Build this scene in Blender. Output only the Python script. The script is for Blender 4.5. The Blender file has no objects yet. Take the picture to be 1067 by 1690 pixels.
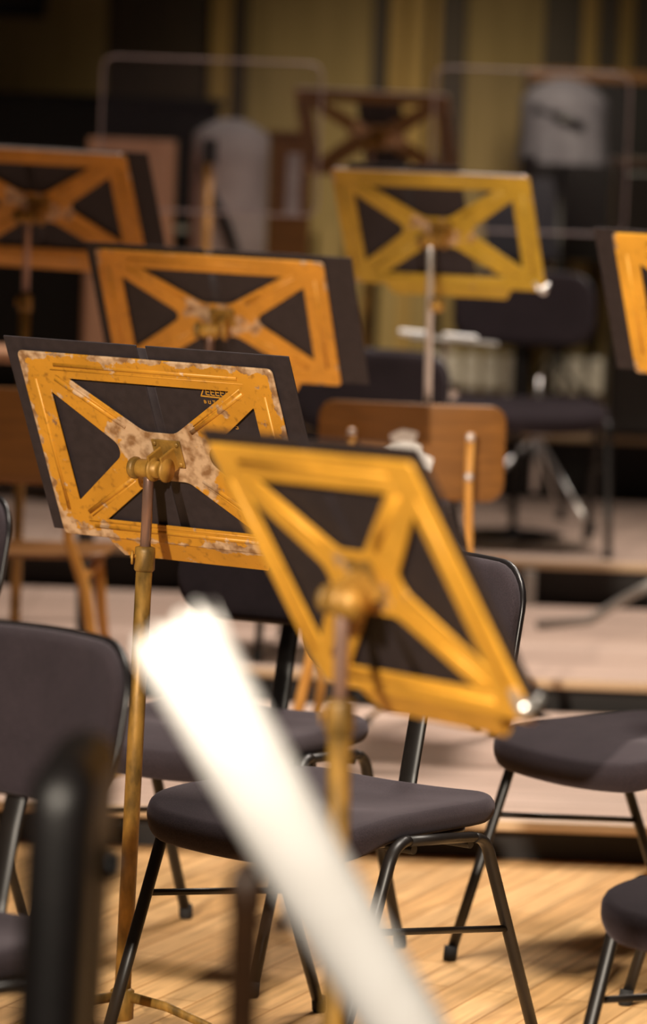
import bpy, bmesh, math, random
from mathutils import Vector, Matrix
random.seed(4)
SC = bpy.context.scene
COL = SC.collection
PI = math.pi
sin, cos = math.sin, math.cos

# ------------------------------------------------------------------ materials
def new_mat(name):
    m = bpy.data.materials.new(name); m.use_nodes = True
    nt = m.node_tree
    return m, nt, nt.nodes['Principled BSDF']

def N(nt, t, **kw):
    n = nt.nodes.new(t)
    for k, v in kw.items():
        if k.startswith('i_'):
            n.inputs[int(k[2:]) if k[2:].isdigit() else k[2:]].default_value = v
        else:
            setattr(n, k, v)
    return n

def lin(r, g, b):
    f = lambda c: (c/255/12.92) if c/255 <= 0.04045 else ((c/255+0.055)/1.055)**2.4
    return (f(r), f(g), f(b), 1)

def noise_mat(name, c1, c2, scale=8, rough=.5, metal=0, bump=0, bscale=None, detail=4, stretch=None, spec=.5, lo=.35, hi=.65):
    m, nt, b = new_mat(name)
    tc = N(nt, 'ShaderNodeTexCoord')
    src = tc.outputs['Object']
    if stretch:
        mp = N(nt, 'ShaderNodeMapping'); mp.inputs['Scale'].default_value = stretch
        nt.links.new(src, mp.inputs[0]); src = mp.outputs[0]
    n = N(nt, 'ShaderNodeTexNoise'); n.inputs['Scale'].default_value = scale; n.inputs['Detail'].default_value = detail
    nt.links.new(src, n.inputs['Vector'])
    r = N(nt, 'ShaderNodeValToRGB')
    r.color_ramp.elements[0].position = lo; r.color_ramp.elements[0].color = c1
    r.color_ramp.elements[1].position = hi; r.color_ramp.elements[1].color = c2
    nt.links.new(n.outputs[0], r.inputs[0]); nt.links.new(r.outputs[0], b.inputs['Base Color'])
    b.inputs['Roughness'].default_value = rough; b.inputs['Metallic'].default_value = metal
    b.inputs['Specular IOR Level'].default_value = spec
    if bump:
        n2 = N(nt, 'ShaderNodeTexNoise'); n2.inputs['Scale'].default_value = bscale or scale*6
        nt.links.new(src, n2.inputs['Vector'])
        bp = N(nt, 'ShaderNodeBump'); bp.inputs['Strength'].default_value = bump; bp.inputs['Distance'].default_value = .002
        nt.links.new(n2.outputs[0], bp.inputs['Height']); nt.links.new(bp.outputs[0], b.inputs['Normal'])
    return m

def gold_mat(name, base, dark, wear_amount):
    """Old gold paint on steel: flaked patches to a pinkish beige undercoat, thickest at the hub, the corners and the rims."""
    m, nt, b = new_mat(name)
    L = nt.links.new
    tc = N(nt, 'ShaderNodeTexCoord')
    sep = N(nt, 'ShaderNodeSeparateXYZ'); L(tc.outputs['Object'], sep.inputs[0])
    def M(op, a, c=None, clamp=False):
        n = N(nt, 'ShaderNodeMath', operation=op); n.use_clamp = clamp
        for i, v in enumerate((a, c)):
            if v is None: continue
            if isinstance(v, (int, float)): n.inputs[i].default_value = v
            else: L(v, n.inputs[i])
        return n.outputs[0]
    ax = M('ABSOLUTE', sep.outputs[0]); ay = M('ABSOLUTE', sep.outputs[1])
    r2 = M('SQRT', M('ADD', M('MULTIPLY', sep.outputs[0], sep.outputs[0]), M('MULTIPLY', M('MULTIPLY', sep.outputs[1], sep.outputs[1]), 2.0)))
    hub = M('SUBTRACT', 1.0, M('DIVIDE', r2, .145), True)          # 1 at hub
    dx = M('SUBTRACT', .275, ax); dy = M('SUBTRACT', .18, ay)
    edge = M('MINIMUM', dx, dy)
    rim = M('SUBTRACT', 1.0, M('DIVIDE', M('ABSOLUTE', edge), .012), True)
    cor = M('SUBTRACT', 1.0, M('DIVIDE', M('ADD', M('MAXIMUM', dx, 0.0), M('MAXIMUM', dy, 0.0)), .075), True)
    bias = M('ADD', M('ADD', M('MULTIPLY', hub, .40), M('MULTIPLY', rim, .15)), M('MULTIPLY', cor, .22))
    n1 = N(nt, 'ShaderNodeTexNoise'); n1.inputs['Scale'].default_value = 15; n1.inputs['Detail'].default_value = 8; n1.inputs['Roughness'].default_value = .62
    L(tc.outputs['Object'], n1.inputs['Vector'])
    v = M('ADD', n1.outputs[0], bias)
    ramp = N(nt, 'ShaderNodeValToRGB')
    th = .690 - .110*wear_amount
    ramp.color_ramp.elements[0].position = th; ramp.color_ramp.elements[0].color = (0, 0, 0, 1)
    ramp.color_ramp.elements[1].position = th+.025; ramp.color_ramp.elements[1].color = (1, 1, 1, 1)
    L(v, ramp.inputs[0])
    # speckles of dirt
    n2 = N(nt, 'ShaderNodeTexNoise'); n2.inputs['Scale'].default_value = 70; n2.inputs['Detail'].default_value = 6
    L(tc.outputs['Object'], n2.inputs['Vector'])
    r2_ = N(nt, 'ShaderNodeValToRGB'); r2_.color_ramp.elements[0].position = .22; r2_.color_ramp.elements[0].color = dark
    r2_.color_ramp.elements[1].position = .44; r2_.color_ramp.elements[1].color = base
    L(n2.outputs[0], r2_.inputs[0])
    n3 = N(nt, 'ShaderNodeTexNoise'); n3.inputs['Scale'].default_value = 9; n3.inputs['Detail'].default_value = 5
    L(tc.outputs['Object'], n3.inputs['Vector'])
    hv = N(nt, 'ShaderNodeHueSaturation'); L(r2_.outputs[0], hv.inputs['Color'])
    mr = N(nt, 'ShaderNodeMapRange'); mr.inputs['From Min'].default_value = .3; mr.inputs['From Max'].default_value = .7
    mr.inputs['To Min'].default_value = .82; mr.inputs['To Max'].default_value = 1.12
    L(n3.outputs[0], mr.inputs['Value']); L(mr.outputs[0], hv.inputs['Value'])
    under = N(nt, 'ShaderNodeValToRGB'); under.color_ramp.elements[0].position = .38; under.color_ramp.elements[0].color = lin(142, 104, 68)
    under.color_ramp.elements[1].position = .58; under.color_ramp.elements[1].color = lin(206, 172, 136)
    n4 = N(nt, 'ShaderNodeTexNoise'); n4.inputs['Scale'].default_value = 40; n4.inputs['Detail'].default_value = 6
    L(tc.outputs['Object'], n4.inputs['Vector']); L(n4.outputs[0], under.inputs[0])
    mx = N(nt, 'ShaderNodeMix', data_type='RGBA'); L(ramp.outputs[0], mx.inputs[0]); L(hv.outputs[0], mx.inputs[6]); L(under.outputs[0], mx.inputs[7])
    L(mx.outputs[2], b.inputs['Base Color'])
    b.inputs['Roughness'].default_value = .45
    b.inputs['Metallic'].default_value = .15
    bp = N(nt, 'ShaderNodeBump'); bp.inputs['Strength'].default_value = .25; bp.inputs['Distance'].default_value = .001; bp.invert = True
    L(ramp.outputs[0], bp.inputs['Height']); L(bp.outputs[0], b.inputs['Normal'])
    return m

def fabric_mat(name, c1, c2):
    m, nt, b = new_mat(name); L = nt.links.new
    tc = N(nt, 'ShaderNodeTexCoord')
    n = N(nt, 'ShaderNodeTexNoise'); n.inputs['Scale'].default_value = 420; n.inputs['Detail'].default_value = 3; L(tc.outputs['Object'], n.inputs['Vector'])
    n2 = N(nt, 'ShaderNodeTexNoise'); n2.inputs['Scale'].default_value = 14; L(tc.outputs['Object'], n2.inputs['Vector'])
    mu = N(nt, 'ShaderNodeMath', operation='MULTIPLY'); L(n2.outputs[0], mu.inputs[0]); mu.inputs[1].default_value = .35
    ad = N(nt, 'ShaderNodeMath', operation='ADD'); L(mu.outputs[0], ad.inputs[0]); L(n.outputs[0], ad.inputs[1])
    r = N(nt, 'ShaderNodeValToRGB'); r.color_ramp.elements[0].position = .4; r.color_ramp.elements[0].color = c1
    r.color_ramp.elements[1].position = 1.0; r.color_ramp.elements[1].color = c2
    L(ad.outputs[0], r.inputs[0]); L(r.outputs[0], b.inputs['Base Color'])
    b.inputs['Roughness'].default_value = .9
    b.inputs['Specular IOR Level'].default_value = .2
    b.inputs['Sheen Weight'].default_value = .12; b.inputs['Sheen Roughness'].default_value = .5
    b.inputs['Sheen Tint'].default_value = (.75, .65, .75, 1)
    bp = N(nt, 'ShaderNodeBump'); bp.inputs['Strength'].default_value = .3; bp.inputs['Distance'].default_value = .001
    L(ad.outputs[0], bp.inputs['Height']); L(bp.outputs[0], b.inputs['Normal'])
    return m

def plain(name, c, rough=.5, metal=0, **kw):
    return noise_mat(name, tuple(x*.88 for x in c[:3])+(1,), c, scale=kw.pop('scale', 20), rough=rough, metal=metal, **kw)

def plank_mat(name, cols, angle, width, length, gap, rough=.35, gapcol=(.05, .03, .015, 1)):
    m, nt, b = new_mat(name); L = nt.links.new
    tc = N(nt, 'ShaderNodeTexCoord')
    mp = N(nt, 'ShaderNodeMapping'); mp.inputs['Rotation'].default_value = (0, 0, angle)
    L(tc.outputs['Object'], mp.inputs[0])
    br = N(nt, 'ShaderNodeTexBrick'); br.offset = .37
    br.inputs['Scale'].default_value = 1; br.inputs['Brick Width'].default_value = length; br.inputs['Row Height'].default_value = width
    br.inputs['Mortar Size'].default_value = gap; br.inputs['Mortar Smooth'].default_value = .2
    br.inputs['Color1'].default_value = cols[0]; br.inputs['Color2'].default_value = cols[1]; br.inputs['Mortar'].default_value = gapcol
    L(mp.outputs[0], br.inputs[0])
    mp2 = N(nt, 'ShaderNodeMapping'); mp2.inputs['Scale'].default_value = (1.5, 28, 1)
    L(mp.outputs[0], mp2.inputs[0])
    n = N(nt, 'ShaderNodeTexNoise'); n.inputs['Scale'].default_value = 2.2; n.inputs['Detail'].default_value = 6; n.inputs['Roughness'].default_value = .6
    L(mp2.outputs[0], n.inputs['Vector'])
    hv = N(nt, 'ShaderNodeHueSaturation'); L(br.outputs[0], hv.inputs['Color'])
    mr = N(nt, 'ShaderNodeMapRange'); mr.inputs['From Min'].default_value = .3; mr.inputs['From Max'].default_value = .7
    mr.inputs['To Min'].default_value = .72; mr.inputs['To Max'].default_value = 1.2
    L(n.outputs[0], mr.inputs['Value']); L(mr.outputs[0], hv.inputs['Value'])
    L(hv.outputs[0], b.inputs['Base Color'])
    b.inputs['Roughness'].default_value = rough; b.inputs['Specular IOR Level'].default_value = .35
    return m

def wood_mat(name, c1, c2, stretch=(2, 30, 30), rough=.45, scale=2.0):
    return noise_mat(name, c1, c2, scale=scale, rough=rough, stretch=stretch, detail=6, lo=.3, hi=.7)

M_ = {}
M_['gold_worn'] = gold_mat('gold_paint_worn', lin(204, 142, 42), lin(140, 92, 28), 1.0)
M_['gold'] = gold_mat('gold_paint', lin(236, 172, 58), lin(212, 150, 44), -1.0)
M_['gold_mid'] = gold_mat('gold_paint_used', lin(206, 142, 46), lin(164, 108, 30), -.2)
M_['gold_olive'] = gold_mat('gold_paint_olive', lin(192, 154, 46), lin(150, 116, 32), -.5)
M_['gold_dull'] = gold_mat('gold_paint_dull', lin(120, 84, 36), lin(84, 56, 24), .1)
M_['brass'] = noise_mat('aged_brass', lin(96, 72, 30), lin(168, 126, 56), scale=34, rough=.5, metal=.25, bump=.15, detail=9, stretch=(1, 1, .45))
M_['brass_bright'] = noise_mat('brass_bright', lin(146, 106, 40), lin(190, 142, 62), scale=30, rough=.5, metal=.25)
M_['rod'] = noise_mat('brown_steel', lin(110, 82, 70), lin(176, 142, 126), scale=20, rough=.32, metal=.6, stretch=(1, 1, .2))
M_['folder'] = noise_mat('black_folder', lin(40, 33, 35), lin(47, 39, 41), scale=60, rough=.6, spec=.35, bump=.1, bscale=500)
M_['stamp'] = plain('gold_stamp', lin(225, 165, 60), .4, .3)
M_['fabric'] = fabric_mat('black_fabric', lin(31, 25, 28), lin(54, 44, 48))
M_['shell'] = plain('black_plastic', lin(22, 18, 19), .35)
M_['tube'] = noise_mat('black_lacquered_tube', lin(22, 18, 16), lin(30, 25, 22), scale=12, rough=.4, spec=.4)
M_['rubber'] = plain('black_rubber', lin(22, 20, 20), .8)
M_['chrome'] = noise_mat('chrome', lin(215, 212, 208), lin(235, 232, 228), scale=5, rough=.28, metal=.85)
M_['silver'] = noise_mat('silver_and_edge_glint', lin(200, 190, 186), lin(225, 215, 210), scale=15, rough=.35, metal=.6)  # rivets, and the strip standing in for highlights on stand tops
M_['paper'] = noise_mat('white_paper', lin(246, 243, 240), lin(252, 250, 248), scale=30, rough=.85, spec=.1)
M_['plywood'] = wood_mat('brown_plywood', lin(114, 72, 26), lin(138, 90, 36))
M_['lightwood'] = wood_mat('golden_wood', lin(196, 134, 56), lin(224, 164, 82), stretch=(20, 20, 2))
M_['darkwood'] = wood_mat('dark_wood', lin(44, 25, 10), lin(62, 38, 17))
M_['boxwood'] = wood_mat('pinkish_wood', lin(196, 146, 112), lin(214, 164, 130), stretch=(10, 10, 1.5))
M_['black'] = plain('black_lacquer', lin(20, 17, 18), .3)
M_['leather'] = noise_mat('black_leather', lin(14, 11, 11), lin(20, 16, 16), scale=40, rough=.45, bump=.2, bscale=150)
M_['casefab'] = plain('dark_blue_case', lin(50, 48, 60), .7)
M_['cloth'] = noise_mat('grey_cloth', lin(176, 164, 160), lin(204, 192, 188), scale=6, rough=.9)
M_['cover'] = noise_mat('blue_grey_cover', lin(92, 88, 98), lin(112, 108, 118), scale=6, rough=.8)
M_['white'] = plain('white_enamel', lin(226, 220, 214), .4)
M_['alu'] = noise_mat('aluminium', lin(150, 146, 140), lin(176, 172, 166), scale=12, rough=.45, metal=.4)
M_['floor'] = plank_mat('parquet', (lin(206, 160, 106), lin(222, 178, 124)), math.radians(-70), .075, .62, .0025, rough=.38, gapcol=lin(168, 122, 74))
M_['riser'] = plank_mat('riser_boards', (lin(186, 160, 144), lin(206, 180, 164)), 0, .14, 2.4, .003, rough=.5, gapcol=lin(120, 96, 78))
M_['riser_front'] = plain('riser_black', lin(26, 20, 17), .7)
M_['riser_edge'] = wood_mat('riser_edge', lin(176, 146, 112), lin(200, 170, 134))
M_['wall'] = noise_mat('olive_wall', lin(152, 130, 82), lin(168, 144, 94), scale=3, rough=.7, stretch=(6, 6, .4))
M_['wall_dark'] = wood_mat('dark_wall', lin(54, 38, 18), lin(72, 52, 26), stretch=(20, 20, 1))
M_['pillar'] = noise_mat('gold_pillar', lin(164, 132, 66), lin(184, 150, 84), scale=3, rough=.6, stretch=(8, 8, .4))

def acrylic():
    m, nt, b = new_mat('clear_acrylic')
    tc = N(nt, 'ShaderNodeTexCoord'); n = N(nt, 'ShaderNodeTexNoise'); n.inputs['Scale'].default_value = 3
    nt.links.new(tc.outputs['Object'], n.inputs['Vector'])
    mr = N(nt, 'ShaderNodeMapRange'); mr.inputs['To Min'].default_value = .10; mr.inputs['To Max'].default_value = .2
    nt.links.new(n.outputs[0], mr.inputs['Value']); nt.links.new(mr.outputs[0], b.inputs['Roughness'])
    b.inputs['Base Color'].default_value = (.9, .9, .93, 1)
    b.inputs['Transmission Weight'].default_value = 1; b.inputs['IOR'].default_value = 1.02
    tr = N(nt, 'ShaderNodeBsdfTransparent'); tr.inputs[0].default_value = (.93, .93, .95, 1)
    df = N(nt, 'ShaderNodeBsdfDiffuse'); df.inputs[0].default_value = lin(200, 190, 200)
    mx = N(nt, 'ShaderNodeMixShader'); mx.inputs[0].default_value = .012
    nt.links.new(tr.outputs[0], mx.inputs[1]); nt.links.new(df.outputs[0], mx.inputs[2])
    nt.links.new(mx.outputs[0], nt.nodes['Material Output'].inputs['Surface'])
    return m
M_['acrylic'] = acrylic()
M_['acrylic_edge_glint'] = noise_mat('acrylic_edge_glint', lin(150, 132, 130), lin(170, 150, 146), scale=10, rough=.3)  # shield edge with its bright highlight put into the colour

# ------------------------------------------------------------------ mesh helpers
class G:
    """Collects geometry for one mesh object."""
    def __init__(s): s.v = []; s.f = []; s.sm = []
    def add(s, vs, fs, M=None, smooth=True):
        o = len(s.v)
        s.v += [tuple(M @ Vector(p)) if M is not None else tuple(p) for p in vs]
        s.f += [tuple(o+i for i in f) for f in fs]; s.sm += [smooth]*len(fs)
        return s
    def box(s, c, d, M=None, bev=.002, seg=2):
        bm = bmesh.new(); bmesh.ops.create_cube(bm, size=1)
        for v in bm.verts: v.co = Vector((v.co.x*d[0], v.co.y*d[1], v.co.z*d[2]))
        if bev: bmesh.ops.bevel(bm, geom=list(bm.edges), offset=min(bev, min(d)*.45), segments=seg, affect='EDGES', profile=.5)
        T = Matrix.Translation(c)
        if M is not None: T = M @ T
        bm.verts.index_update()
        s.add([v.co.copy() for v in bm.verts], [[v.index for v in f.verts] for f in bm.faces], T, smooth=False)
        bm.free(); return s
    def tube(s, path, r, n=14, M=None, cap=True, flat=1.0, flat_axis=None):
        path = [Vector(p) for p in path]; k = len(path)
        rs = r if isinstance(r, (list, tuple)) else [r]*k
        vs = []; fs = []
        t0 = (path[1]-path[0]).normalized()
        ref = Vector(flat_axis) if flat_axis is not None else (Vector((0, 0, 1)) if abs(t0.z) < .9 else Vector((1, 0, 0)))
        a = (ref - t0*ref.dot(t0)).normalized()
        for i, p in enumerate(path):
            if i == 0: t = path[1]-path[0]
            elif i == k-1: t = path[-1]-path[-2]
            else: t = (path[i+1]-path[i]).normalized()+(path[i]-path[i-1]).normalized()
            t.normalize()
            a = (a-t*a.dot(t)).normalized(); b = t.cross(a)
            for j in range(n):
                w = 2*PI*j/n
                vs.append(p+a*(cos(w)*rs[i])+b*(sin(w)*rs[i]*flat))
        for i in range(k-1):
            for j in range(n):
                fs.append((i*n+j, i*n+(j+1) % n, (i+1)*n+(j+1) % n, (i+1)*n+j))
        s.add(vs, fs, M)
        if cap:
            s.add(vs[:n], [tuple(range(n))[::-1]], M, smooth=False); s.add(vs[-n:], [tuple(range(n))], M, smooth=False)
        return s
    def lathe(s, prof, n=28, M=None):
        vs = []; fs = []; k = len(prof)
        for (r, z) in prof:
            for j in range(n):
                w = 2*PI*j/n; vs.append((r*cos(w), r*sin(w), z))
        for i in range(k-1):
            for j in range(n):
                fs.append((i*n+j, i*n+(j+1) % n, (i+1)*n+(j+1) % n, (i+1)*n+j))
        fs.append(tuple(range(n))[::-1]); fs.append(tuple((k-1)*n+j for j in range(n)))
        return s.add(vs, fs, M)
    def pillow(s, w, d, th, rc, M=None, deform=None, n=9, prof=7, rings=7, sq=1.0):
        """Rounded-corner cushion lying in XY, thickness th along Z."""
        def outline(ins):
            W, D = w/2-ins, d/2-ins; R = max(rc-ins, .004); pts = []
            m = 7
            corners = [(W-R, D-R, 0), (-W+R, D-R, PI/2), (-W+R, -D+R, PI), (W-R, -D+R, 1.5*PI)]
            for q in range(4):
                cx, cy, a0 = corners[q]
                for i in range(m+1):
                    a = a0+PI/2*i/m; pts.append((cx+R*cos(a), cy+R*sin(a)))
                nx, ny, na = corners[(q+1) % 4]
                p0 = pts[-1]; p1 = (nx+R*cos(na), ny+R*sin(na))
                for i in range(1, n): t = i/n; pts.append((p0[0]+(p1[0]-p0[0])*t, p0[1]+(p1[1]-p0[1])*t))
            return pts
        rr = th/2; vs = []; fs = []; layers = []
        for i in range(prof+1):
            a = -PI/2+PI*i/prof
            layers.append([(x, y, rr*sin(a)) for (x, y) in outline(rr*sq*(1-cos(a)))])
        top = layers[-1]; bot = layers[0]
        for k in range(1, rings+1):
            f = 1-k/rings
            layers.append([(x*f, y*f, rr) for (x, y, z) in top]); layers.insert(0, [(x*f, y*f, -rr) for (x, y, z) in bot])
        nn = len(top)
        for l in layers: vs += l
        for i in range(len(layers)-1):
            for j in range(nn): fs.append((i*nn+j, i*nn+(j+1) % nn, (i+1)*nn+(j+1) % nn, (i+1)*nn+j))
        if deform: vs = [deform(*p) for p in vs]
        return s.add(vs, fs, M)
    def build(s, name, mat, parent=None, M=None, weld=True):
        me = bpy.data.meshes.new(name); me.from_pydata(s.v, [], s.f); me.update()
        me.polygons.foreach_set('use_smooth', s.sm)
        bm = bmesh.new(); bm.from_mesh(me)
        bmesh.ops.remove_doubles(bm, verts=bm.verts, dist=1e-6)
        bmesh.ops.recalc_face_normals(bm, faces=bm.faces); bm.to_mesh(me); bm.free()
        me.materials.append(mat)
        o = bpy.data.objects.new(name, me); COL.objects.link(o)
        if parent is not None: o.parent = parent
        if M is not None: o.matrix_local = M
        return o

def plate(name, outer, holes, th, mat, parent, M=None, bev=.0008, extra=None):
    """Flat plate with holes (2D filled curve turned into a mesh)."""
    cu = bpy.data.curves.new(name, 'CURVE'); cu.dimensions = '2D'; cu.fill_mode = 'BOTH'
    cu.extrude = th/2-bev; cu.bevel_depth = bev; cu.bevel_resolution = 1
    for loop in [outer]+holes:
        sp = cu.splines.new('POLY'); sp.points.add(len(loop)-1); sp.use_cyclic_u = True
        for p, q in zip(sp.points, loop): p.co = (q[0], q[1], 0, 1)
    tmp = bpy.data.objects.new(name, cu); COL.objects.link(tmp)
    dg = bpy.context.evaluated_depsgraph_get()
    me0 = bpy.data.meshes.new_from_object(tmp.evaluated_get(dg))
    vs = [v.co.copy() for v in me0.vertices]; fs = [tuple(p.vertices) for p in me0.polygons]
    bpy.data.objects.remove(tmp); bpy.data.meshes.remove(me0); bpy.data.curves.remove(cu)
    g = extra or G()
    g.add(vs, fs, smooth=False)
    return g.build(name, mat, parent, M)

def rounded(poly, r):
    """Polygon with rounded corners; r may be per-corner."""
    n = len(poly); out = []
    rs = r if isinstance(r, (list, tuple)) else [r]*n
    for i in range(n):
        p0, p1, p2 = (Vector(poly[(i-1) % n]).to_2d(), Vector(poly[i]).to_2d(), Vector(poly[(i+1) % n]).to_2d())
        a = (p0-p1).normalized(); b = (p2-p1).normalized()
        q = p1+a*rs[i]; w = p1+b*rs[i]
        for k in range(6):
            t = k/5; out.append(tuple((1-t)**2*q+2*t*(1-t)*p1+t*t*w))
    return out

def empty(name, loc, rz=0):
    o = bpy.data.objects.new(name, None); COL.objects.link(o)
    o.location = loc; o.rotation_euler = (0, 0, rz); o.empty_display_size = .1
    return o

def tag(o, label, cat, group=None, kind=None):
    o['label'] = label; o['category'] = cat
    if group: o['group'] = group
    if kind: o['kind'] = kind
    return o

def struct(o): o['kind'] = 'structure'; return o

def children(o): return [c for c in bpy.data.objects if c.parent is o]
def copy_tree(o, parent=None):
    c = o.copy(); COL.objects.link(c)
    if parent is not None:
        c.parent = parent; c.matrix_parent_inverse = o.matrix_parent_inverse.copy()
    for ch in children(o): copy_tree(ch, c)
    return c

# ------------------------------------------------------------------ the room
R1Y, R2Y, R3Y, R4Y, WY = 9.70, 11.62, 13.50, 15.90, 18.2
R1Z, R2Z, R3Z, R4Z = .10, .19, .335, .58
struct(G().box((0, 6, -.05), (16, 26, .1), bev=0).build('floor', M_['floor']))
def riser(n, y0, y1, z):
    o = struct(G().box((0, (y0+y1)/2, z-.012), (12, y1-y0, .024), bev=.004).build('trim_%d' % n, M_['riser']))
    struct(G().box((0, (y0+y1)/2+.03, (z-.024)/2), (11.9, y1-y0-.05, z-.024), bev=0).build('trim_%d' % (n+10), M_['riser_front']))
    struct(G().box((0, y0-.008, z-.011), (12, .016, .026), bev=.005).build('trim_%d' % (n+20), M_['riser_edge']))
riser(1, R1Y, R2Y, R1Z); riser(2, R2Y, R3Y, R2Z); riser(3, R3Y, R4Y, R3Z); riser(4, R4Y, WY, R4Z)
struct(G().box((0, WY+.1, 3), (16, .2, 6.2), bev=0).build('wall_back', M_['wall_dark']))
# olive panels and gilded pillars on the back wall: (x0, x1, material, depth)
panels = [(-3.2, -2.2, 'wall', .03), (-2.05, -1.0, 'wall', .03), (-.56, -.47, 'pillar', .06), (-.40, .13, 'wall', .03), (.20, .27, 'pillar', .05),
          (.27, .36, 'pillar', .09), (.38, .42, 'pillar', .05), (.53, .86, 'wall', .03), (1.02, 1.09, 'pillar', .05), (1.18, 1.24, 'pillar', .05), (1.40, 2.4, 'wall', .03)]
for i, (a, b, m, d) in enumerate(panels):
    struct(G().box(((a+b)/2, WY-d/2, R4Z+2.2), (b-a, d, 4.38), bev=.008).build('trim_%d' % (40+i), M_[m]))
# lower wainscot of narrow olive battens
g = G()
for i in range(46):
    x = -3.0+i*.135
    g.box((x, WY-.11, R4Z+.36), (.085, .02, .70), bev=.006)
struct(g.build('trim_60', M_['wall']))

# ------------------------------------------------------------------ music stands
HW, HH = .275, .18
HOLES = [
    rounded([(-.178, .135), (.178, .135), (.034, .040), (-.034, .040)], [.006, .006, .012, .012]),
    rounded([(-.222, .108), (-.098, .012), (-.098, -.012), (-.222, -.112)], [.006, .012, .012, .006]),
    rounded([(.222, .108), (.098, .012), (.098, -.012), (.222, -.112)], [.006, .012, .012, .006]),
    rounded([(-.170, -.145), (.170, -.145), (.040, -.052), (-.040, -.052)], [.006, .006, .012, .012]),
]
def desk_matrix(c, psi, t, r):
    u = Vector((cos(psi), -sin(psi), 0)); nh = Vector((-sin(psi), -cos(psi), 0))
    v = Vector((0, 0, 1))*cos(t)+nh*sin(t)
    u2 = u*cos(r)-v*sin(r); v2 = v*cos(r)+u*sin(r); n = u2.cross(v2)
    return Matrix(((u2.x, v2.x, n.x, c[0]), (u2.y, v2.y, n.y, c[1]), (u2.z, v2.z, n.z, c[2]), (0, 0, 0, 1)))

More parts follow.
